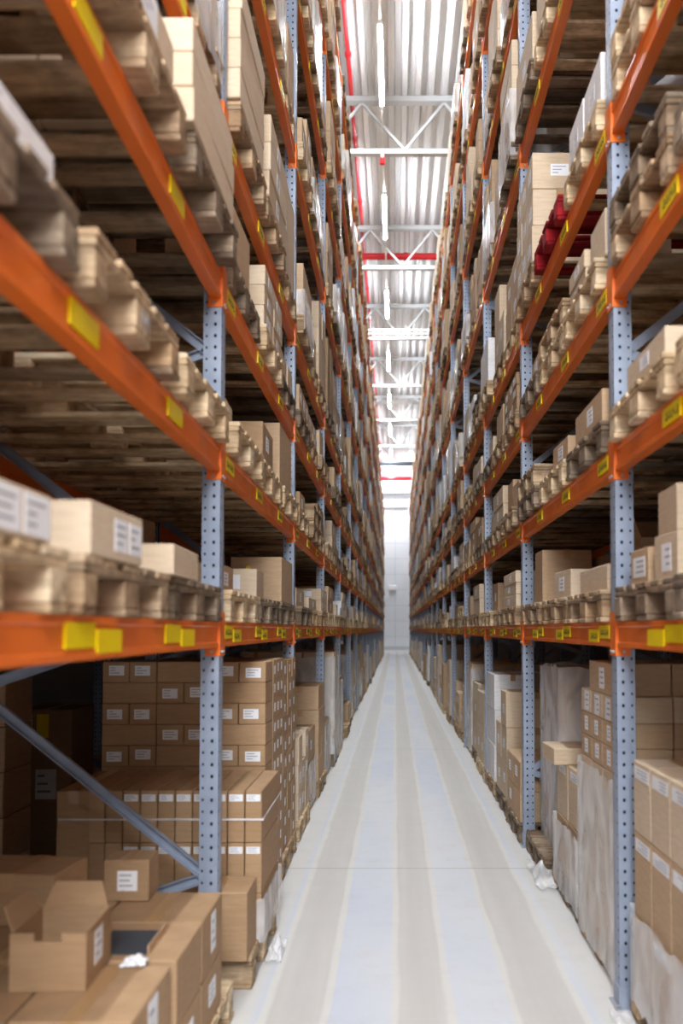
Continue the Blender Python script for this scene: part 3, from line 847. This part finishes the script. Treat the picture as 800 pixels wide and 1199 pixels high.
# ---------------------------------------------------------------- beams
def beam_mb(length):
    m = MB(); pr = [(0, 0), (0, .018), (.006, .024), (.006, .084), (0, .09), (0, .108), (.05, .108), (.05, 0)]
    m.prism(pr, 0, length, M['orange']); return m
BL = BAY-.094
BM = beam_mb(BL).mesh('rack_beam', True)
def connector_mesh(end):
    m = MB(); O_ = M['orange']
    # plate on the aisle face of the post and flange on its flank; end=-1 near end of beam, +1 far end
    ye = 0 if end < 0 else BL
    s = -1 if end < 0 else 1
    a, b_ = sorted((ye+s*.001, ye+s*.046))
    m.box(-.006, -.001, a, b_, -.038, .15, O_)                      # on the aisle face
    a, b_ = sorted((ye-s*.004, ye+s*.0015))
    m.box(-.006, .058, a, b_, -.038, .15, O_)                       # on the flank
    for z in (-.02, .13): 
        m.tube((.03, ye-s*.003, z), (.03, ye-s*.012, z), .007, M['galv'], 8)
    m.tube((-.006, ye+s*.03, -.02), (-.012, ye+s*.03, -.02), .006, M['galv'], 8)
    return m.mesh('connector', True)
CM = {-1: connector_mesh(-1), 1: connector_mesh(1)}
def sticker(y, z, w=.2, h=.066, marks=True, seed=0):
    m = MB(); m.box(-.0028, .004, y, y+w, z, z+h, M['yellow'])
    if marks:
        rg = random.Random(seed)
        # arrow and blurred location code
        yy = y+.02
        for i in range(5):
            ww = w*rg.uniform(.06, .12); za = z+h*rg.uniform(.2, .4)
            m.box(-.0034, -.0026, yy, yy+ww*.45, z+h*.25, z+h*.7, M['black'])
            m.box(-.0034, -.0026, yy+ww*.45, yy+ww, za, za+h*.14, M['black']); yy += ww+w*.06
    return m.mesh('location_sticker', True)
pairs = [(sticker(.03+.90*i, .034, .2, .06, True, i*2), sticker(.25+.90*i, .016, .2, .06, True, i*2+1)) for i in range(3)]
plain = [(sticker(.03+.90*i, .030, .2, .062, False), sticker(.25+.90*i, .014, .2, .062, False)) for i in range(3)]
singles = [sticker(.03+.90*i, .026, .2, .064, True, 20+i) for i in range(3)]
plain1 = [sticker(.03+.90*i, .026, .2, .064, False) for i in range(3)]
vis = sorted(beams, key=lambda b: (-(b['hits'] > 0), -b['hits'], b['bb'][2]))
chosen = [b for b in vis if b['hits'] > 0][:300]
ids = set(id(b) for b in chosen)
RN = {0: 'front orange beam', 1: 'rear orange beam', 2: 'back-to-back rack orange front beam', 3: 'back-to-back rack orange rear beam'}
def origin(b):
    u = {0: 0, 1: DEPTH, 2: DEPTH+.22, 3: 2*DEPTH+.22}[b['rear']]
    flip = b['rear'] in (1, 3)
    return u, flip
def beam_mat(b):
    u, flip = origin(b); side = b['side']
    # beam mesh: x 0 = outer face, +x inward (away from the aisle), y along
    sx = side*(-1 if flip else 1)
    return (X(side, u), post_y(b['k'])+.047, LEV[b['l']-1]), sx
mir = {}
def mirrored(me):
    """the same part for the other side of the aisle"""
    if me.name not in mir:
        c = me.copy(); bm = bmesh.new(); bm.from_mesh(c)
        for v in bm.verts: v.co.x = -v.co.x
        bmesh.ops.reverse_faces(bm, faces=bm.faces); bm.to_mesh(c); bm.free(); mir[me.name] = c
    return mir[me.name]
for b in chosen:
    loc, sx = beam_mat(b); pick = (lambda me: me) if sx > 0 else mirrored
    o = link('rack_beam', pick(BM), None, loc)
    tag(o, '%s of the %s racking, %s level up, %s bay from camera' % (RN[b['rear']], SN[b['side']], ORD[b['l']-1], ORD[b['k']]), 'rack beam', 'orange beams of the pallet racking')
    if b['k'] < 9 or b['rear'] == 0 and b['k'] < 12:
        link('connector', pick(CM[-1]), o); link('connector', pick(CM[1]), o)
    if b['rear'] == 0 and b['k'] < 9:
        if b['l'] == 1:
            for q in (plain if b['k'] == 0 else pairs):
                for w in q: link('location_sticker', pick(w), o)
        else:
            for w in (plain1 if b['k'] == 0 and b['side'] < 0 else singles): link('location_sticker', pick(w), o)
m = MB()
for b in beams:
    if id(b) in ids: continue
    x0, x1, y0, y1, z0, z1 = b['bb']; m.box(x0, x1, y0-.001, y1+.001, z0, z1, M['orange'])
tag(m.build('rack_beam'), 'all remaining orange rack beams, far down the aisle and behind the goods', 'rack beam', 'orange beams of the pallet racking', 'stuff')

# ---------------------------------------------------------------- pallets
def pallet_parts(var):
    rg = random.Random(50+var); j = lambda a: rg.uniform(-a, a)
    P = []
    W_ = 'W'
    for yy, w in ((-.35, .1), (0, .145), (.35, .1)): P.append(('bottom_board', (-.6+j(.004), .6+j(.004), yy-w/2, yy+w/2, 0, .022)))
    for xx in (-.5275, 0, .5275):
        for yy, w in ((-.35, .1), (0, .145), (.35, .1)):
            P.append(('block', (xx-.0725+j(.004), xx+.0725+j(.004), yy-w/2+j(.004), yy+w/2+j(.004), .022, .1)))
    for xx in (-.5275, 0, .5275): P.append(('cross_board', (xx-.0725, xx+.0725, -.4, .4, .1, .122)))
    return P, [(-.6+j(.006), .6+j(.006), yy-w/2+j(.003), yy+w/2+j(.003), .122, .144) for yy, w in ((-.3275, .145), (-.17, .1), (0, .145), (.17, .1), (.3275, .145))]
pal = {}
def pallet_meshes(var, mat):
    key = (var, mat)
    if key not in pal:
        P, deck = pallet_parts(var); parts = []; al = MB()
        for n, bb in P:
            q = MB(); q.box(*bb, M[mat], None, .005); parts.append((n, q.mesh(n))); al.box(*bb, M[mat], None, .005)
        q = MB()
        for bb in deck: q.box(*bb, M[mat], None, .004); al.box(*bb, M[mat], None, .004)
        parts.append(('deck', q.mesh('deck')))
        pal[key] = (parts, al.mesh('wooden_pallet'), P, deck)
    return pal[key]
vis = sorted([b for b in pallets if b['hits'] > 0], key=lambda b: -b['hits'])
chosen = vis[:300]; ids = set(id(b) for b in chosen)
PL = {0: 'near', 1: 'middle', 2: 'far'}
LOOK = {'wood': 'brown', 'wood_grey': 'weathered grey', 'wood_new': 'pale fresh', 'wood_red': 'red-painted'}
def lvl(l): return 'floor' if l == 0 else ORD[l-1]+' shelf'
for rank_i, b in enumerate(chosen):
    parts, al, _, _ = pallet_meshes(b['var'], b['mat'])
    if rank_i < 80:
        o = link('wooden_pallet', None, None, (b['x'], b['y'], b['z']), b['rz'])
        for n, me in parts: link(n, me, o)
    else: o = link('wooden_pallet', al, None, (b['x'], b['y'], b['z']), b['rz'])
    lk = b['extra'] if b['extra'] in ('red-painted',) else (LOOK[b['mat']]+(' '+b['extra'] if b['extra'] else ''))
    tag(o, '%s wooden pallet, %s%s, %s rack %s, %s bay' % (lk, 'back row, ' if b['back'] else '', PL[b['j']]+' slot', SN[b['side']], lvl(b['l']), ORD[b['k']]), 'pallet', 'wooden pallets on the racking')
    b['obj'] = o
rest = {}
m = MB()
for b in pallets:
    if id(b) in ids: continue
    _, _, P, deck = pallet_meshes(b['var'], b['mat'])
    T = Matrix.Translation((b['x'], b['y'], b['z']))
    for n, bb in P: m.box(*bb, M[b['mat']], T)
    for bb in deck: m.box(*bb, M[b['mat']], T)
me = m.mesh('wooden_pallet')
tag(link('wooden_pallet', me), 'all remaining wooden pallets, far down both racks and behind the front ones', 'pallet', 'wooden pallets on the racking', 'stuff')
# burnt oval stamp on one block of the stamped pallet
st = [b for b in pallets if b['extra'] == 'stamped'][0]
if 'obj' in st:
    m = MB()
    for (rr, n) in ((.034, 26),):
        vs = []; fs = []
        for i in range(n):
            a = 2*math.pi*i/n
            for q in (1, .88): vs.append((.0008, rr*q*1.25*math.cos(a), rr*q*.85*math.sin(a)))
        for i in range(n): fs.append((2*i, 2*i+1, (2*i+3) % (2*n), (2*i+2) % (2*n)))
        m.add(vs, fs, M['ink'])
    for t, yy in ((0, -.02), (1, 0), (2, .02)):     # three capitals E U R as strokes
        def sb(y0, y1, z0, z1): m.box(.0003, .001, yy+y0, yy+y1, z0, z1, M['ink'])
        if t == 0: sb(-.007, -.004, -.012, .012); sb(-.004, .006, .009, .012); sb(-.004, .004, -.0015, .0015); sb(-.004, .006, -.012, -.009)
        if t == 1: sb(-.007, -.004, -.012, .012); sb(.004, .007, -.012, .012); sb(-.004, .004, -.012, -.009)
        if t == 2: sb(-.007, -.004, -.012, .012); sb(-.004, .005, .009, .012); sb(.003, .006, 0, .009); sb(-.004, .004, -.001, .002); sb(.002, .006, -.012, -.001)
    o = m.build('burnt_stamp', st['obj'], (.6035, 0, .062))

# ---------------------------------------------------------------- cartons
def label_face(m, face, b, T=None):
    """thin paper with print on a face of the carton; local frame centred on the carton's base"""
    sx, sy, sz = b['s']
    w, h = b['lsz'] or (min(.12, .45*(sy if face == 'A' else sx)), min(.08, sz*.5))
    span = sy if face == 'A' else sx
    w = min(w, span*.86); h = min(h, sz*.86)
    rg = random.Random(int(abs(b['x']*1000)+b['y']*377+b['z']*91))
    off = rg.uniform(-.1, .1)*(span-w); zc = sz*(.52+rg.uniform(-.06, .06))
    offs = [off]
    if b['style'] == 'two': offs = [span/2-w*1.55-.02, span/2-w*.5-.01]; zc = sz*.5
    if b['style'] in ('toplab', 'high'): zc = sz-h/2-sz*.07; offs = [0]
    zc = min(max(zc, h/2+.004), sz-h/2-.004)
    t = .0012
    def quad(a0, a1, z0, z1, mat, lift):
        if face == 'C': m.box(a0, a1, -sy/2-t-lift, -sy/2-.0001+0*lift, z0, z1, mat, T)
        else:
            s = -b['side']; p = sorted((s*(sx/2+.0001), s*(sx/2+t+lift))); m.box(p[0], p[1], a0, a1, z0, z1, mat, T)
    for off in offs:
      quad(off-w/2, off+w/2, zc-h/2, zc+h/2, M['paper'], 0)
      for i in range(3):
        zz = zc+h*(.28-.26*i); ww = w*rg.uniform(.3, .75)
        quad(off-w*.4, off-w*.4+ww, zz-h*.035, zz+h*.035, M['ink'], .0005)
def carton_body(m, b, T=None, ch=.004):
    sx, sy, sz = b['s']; m.box(-sx/2, sx/2, -sy/2, sy/2, 0, sz, M[b['mat']], T, ch)
def tape_part(m, b, T=None):
    sx, sy, sz = b['s']
    m.box(-.024, .024, -sy/2-.001, sy/2+.001, sz-.0005, sz+.0012, M['tape'], T)
    if 'C' not in b['lab']: m.box(-.024, .024, -sy/2-.0015, -sy/2+.0005, sz-min(.06, sz*.4), sz+.001, M['tape'], T)
cache = {}
def carton_mesh(b):
    key = (tuple(round(v, 3) for v in b['s']), b['mat'])
    if key not in cache:
        q = MB(); carton_body(q, b); cache[key] = q.mesh('cardboard_box')
    return cache[key]
def open_carton(b):
    """four walls, a floor and standing flaps"""
    sx, sy, sz = b['s']; mt = M[b['mat']]; t = .006
    r = link('cardboard_box', None, None, (b['x'], b['y'], b['z']), b['rz'])
    m = MB(); m.box(-sx/2, sx/2, -sy/2, sy/2, 0, t, mt)
    m.box(-sx/2, -sx/2+t, -sy/2, sy/2, t, sz, mt); m.box(sx/2-t, sx/2, -sy/2, sy/2, t, sz, mt)
    m.box(-sx/2+t, sx/2-t, -sy/2, -sy/2+t, t, sz*.86, mt); m.box(-sx/2+t, sx/2-t, sy/2-t, sy/2, t, sz, mt)
    m.build('body', r)
    fl = [((-sx/2+.002, -sy/2, sz), 'x', -.5), ((sx/2-.002, -sy/2, sz), 'x', .35)]
    for s, tilt in ((-1, -.04), (1, .05)):
        m = MB(); x = s*(sx/2-t/2)
        vs = [(x, -sy/2+.01, sz), (x, sy/2-.01, sz), (x+tilt, sy/2-.05, sz+sx*.28), (x+tilt, -sy/2+.05, sz+sx*.28)]
        vs += [(a+t*.6, y, z) for a, y, z in vs]
        m.add(vs, [(0, 1, 2, 3), (7, 6, 5, 4), (0, 3, 7, 4), (1, 5, 6, 2), (3, 2, 6, 7), (0, 4, 5, 1)], mt); m.build('flap', r)
    m = MB(); y = sy/2-t/2
    vs = [(-sx/2+.01, y, sz), (sx/2-.01, y, sz), (sx/2-.04, y+.04, sz+sx*.3), (-sx/2+.03, y+.04, sz+sx*.3)]
    vs += [(a, yy+t*.6, z) for a, yy, z in vs]
    m.add(vs, [(0, 1, 2, 3), (7, 6, 5, 4), (0, 3, 7, 4), (1, 5, 6, 2), (3, 2, 6, 7), (0, 4, 5, 1)], mt); m.build('flap', r)
    for a0, a1 in ((-sx/2+t, -sx*.18), (sx*.18, sx/2-t)):
        m = MB(); m.box(a0, a1, -sy/2, -sy/2+t*.8, sz*.86, sz, mt); m.build('front_notch_tab', r)
    for f in b['lab']:
        m = MB(); label_face(m, f, b); m.build('paper_label', r)
    return r
def box_label(b):
    if b['desc']: return b['desc']
    side, k, l, j, ix, iy, iz, nz, back = b['info']
    adj = {'kraft': 'brown', 'shade_brown_kraft': 'brown', 'pale_kraft': 'pale', 'dark_kraft': 'dark', 'white_card': 'white'}[b['mat']]
    if (side, k, l, j) == (L, 1, 0, 1):
        if iy == 0: return '%s carton of the labelled wall past nearest left upright, %s row up, %s from aisle' % (adj, ORD[iz], ORD[ix])
        return '%s aisle-side carton of the labelled wall, %s row up, %s going away' % (adj, ORD[iz], ORD[iy-1])
    if (side, k, l, j) == (L, 1, 0, 0):
        return 'narrow carton of the strapped stack behind nearest left upright, %s row up, %s from aisle' % (ORD[iz], ORD[ix])
    dep = ['', 'second-deep ', 'third-deep ', 'fourth-deep ', 'fifth-deep '][ix] if ix < 5 else ORD[ix]+'-deep '
    bk = 'back row ' if back else ''
    return '%s%s%s carton, %s along %s up, %s pallet, %s rack %s, %s bay' % (dep, bk, adj, ORD[iy], ORD[iz], PL[j], SN[side], lvl(l), ORD[k])
vis = sorted([b for b in boxes if b['hits'] > 0], key=lambda b: -b['hits'])
chosen = vis[:300]; ids = set(id(b) for b in chosen)
print('visible', len([b for b in beams if b['hits']]), len([b for b in pallets if b['hits']]), len(vis), 'of', len(beams), len(pallets), len(boxes), 'smallest', chosen[-1]['hits'])
for b in chosen:
    if b['style'] == 'open': o = open_carton(b)
    else:
        o = link('cardboard_box', carton_mesh(b), None, (b['x'], b['y'], b['z']), b['rz'])
        if b['tape'] and min(b['s'][:2]) > .12: m = MB(); tape_part(m, b); m.build('tape', o)
        for f in b['lab']: m = MB(); label_face(m, f, b); m.build('paper_label', o)
        sx, sy, sz = b['s']
        if b['style'] == 'tray':
            m = MB(); m.box(-.12, .06, -.13, .10, sz, sz+.0016, M['duct']); m.build('torn_film_opening', o)
            m = MB(); m.box(.06, .065, -.13, .10, sz, sz+.03, M['kraft']); m.build('lifted_flap', o)
        if b['style'] == 'dot':
            m = MB(); m.tube((-.05, -sy/2-.0001, sz*.75), (-.05, -sy/2-.0015, sz*.75), .016, M['yellow'], 16); m.build('yellow_dot', o)
        if b['style'] == 'yel':
            m = MB(); m.box(-.06, .02, -sy/2-.002, -sy/2, sz*.82, sz*.97, M['yellow']); m.build('yellow_label', o)
            m = MB(); m.box(-.16, -.09, -sy/2-.002, -sy/2, sz*.84, sz*.97, M['paper']); m.build('document_pouch', o)
    tag(o, box_label(b), 'box', 'cardboard boxes on the racking')
m = MB()
for b in boxes:
    if id(b) in ids: continue
    T = Matrix.Translation((b['x'], b['y'], b['z'])) @ Matrix.Rotation(b['rz'], 4, 'Z')
    carton_body(m, b, T, 0)
    if b['hits'] > 1 or b['y'] < 25:
        for f in b['lab']: label_face(m, f, b, T)
tag(link('cardboard_box', m.mesh('cardboard_box')), 'all remaining cardboard boxes, far down both racks and hidden among the rows', 'box', 'cardboard boxes on the racking', 'stuff')

# ---------------------------------------------------------------- stretch film
def film_obj(f):
    x0, x1, y0, y1, z0, z1 = f['bb']; rg = random.Random(int(y0*1000)+f['l'])
    m = MB(); per = []; n = 14
    def side_pts(a, b_): return [(a[0]+(b_[0]-a[0])*i/n, a[1]+(b_[1]-a[1])*i/n) for i in range(n)]
    c = [(x0, y0), (x1, y0), (x1, y1), (x0, y1)]
    for i in range(4): per += side_pts(c[i], c[(i+1) % 4])
    cx, cy = (x0+x1)/2, (y0+y1)/2; nz = 14; vs = []; fs = []; N = len(per)
    for iz in range(nz+1):
        for i, (x, y) in enumerate(per):
            e = rg.uniform(0, .003); dx = (x-cx)/((x1-x0)/2); dy = (y-cy)/((y1-y0)/2)
            zz = z0+(z1-z0)*iz/nz+(rg.uniform(-.02, .015) if iz in (0, nz) else 0)
            q = lambda d: (1 if d > .99 else -1 if d < -.99 else 0)
            vs.append((x+q(dx)*e, y+q(dy)*e, max(zz, .005)))
    for iz in range(nz):
        for i in range(N): fs.append((iz*N+i, iz*N+(i+1) % N, (iz+1)*N+(i+1) % N, (iz+1)*N+i))
    m.add(vs, fs, M['film']); me = m.mesh('stretch_film')
    me.polygons.foreach_set('use_smooth', [True]*len(me.polygons))
    o = link('stretch_film', me)
    lab = f.get('name') or 'film round the %s load, %s rack %s, %s bay' % (PL[f['j']], SN[f['side']], lvl(f['l']), ORD[f['k']])
    tag(o, 'crinkled clear '+lab, 'stretch film', 'stretch film round the loads')
for f in films:
    if 0 <= f['k'] < 7: film_obj(f)

# ---------------------------------------------------------------- strap and loose bits
m = MB()
for (a, b_) in (((-1.60, 4.302), (-.625, 4.302)), ((-.628, 4.302), (-.628, 4.935))):
    m.bar((a[0], a[1], .70), (b_[0], b_[1], .70+(.01 if a[1] != b_[1] else 0)), .002, .010, M['film'])
tag(m.build('packing_strap'), 'thin white strap round the low carton stack behind the nearest left upright', 'strap')
def scrap(name, label, c, sx, sy, seed, mat='film', h=.03):
    rg = random.Random(seed); n = 20; vs = []; fs = []; a, b_, d, e = [rg.uniform(3, 8) for _ in range(4)]
    for i in range(n):
        for j in range(n):
            u, v = i/(n-1)-.5, j/(n-1)-.5; k = 1-.18*math.sin(a*u*2+b_*v+seed)**2
            w = .5+.28*math.sin(a*u+b_*v*1.4+seed)+.22*math.sin(d*2*v-e*u*1.7)
            vs.append((c[0]+u*sx*k, c[1]+v*sy*k, c[2]+h*w*(1-3.2*max(abs(u), abs(v))**2)))
    for i in range(n-1):
        for j in range(n-1): fs.append((i*n+j, (i+1)*n+j, (i+1)*n+j+1, i*n+j+1))
    m = MB(); m.add(vs, fs, M[mat]); me = m.mesh(name); me.polygons.foreach_set('use_smooth', [True]*len(me.polygons))
    return tag(link(name, me), label, 'packaging scrap')
scrap('film_scrap', 'crumpled clear film trailing on the floor beside the second right upright', (.98, 5.9, .01), .22, .7, 3, h=.12)
scrap('film_scrap', 'small crumpled film scrap on the floor at the nearest right upright', (.93, 3.72, .01), .1, .22, 4)
scrap('paper_slip', 'loose white paper slip lying beside the open carton', (-.80, 2.80, .578), .08, .08, 5, 'paper', .03)
scrap('film_scrap', 'white film tail hanging from the strapped stack by the left upright', (-.585, 4.5, .01), .08, .3, 6, 'film', .08)
# checks on labels
seen = {}
for o in S.objects:
    if o.parent is None and 'label' in o: seen.setdefault(o['label'], []).append(o.name)
for k_, v_ in seen.items():
    if len(v_) > 1: print('DUPLICATE LABEL', k_, v_[:4])
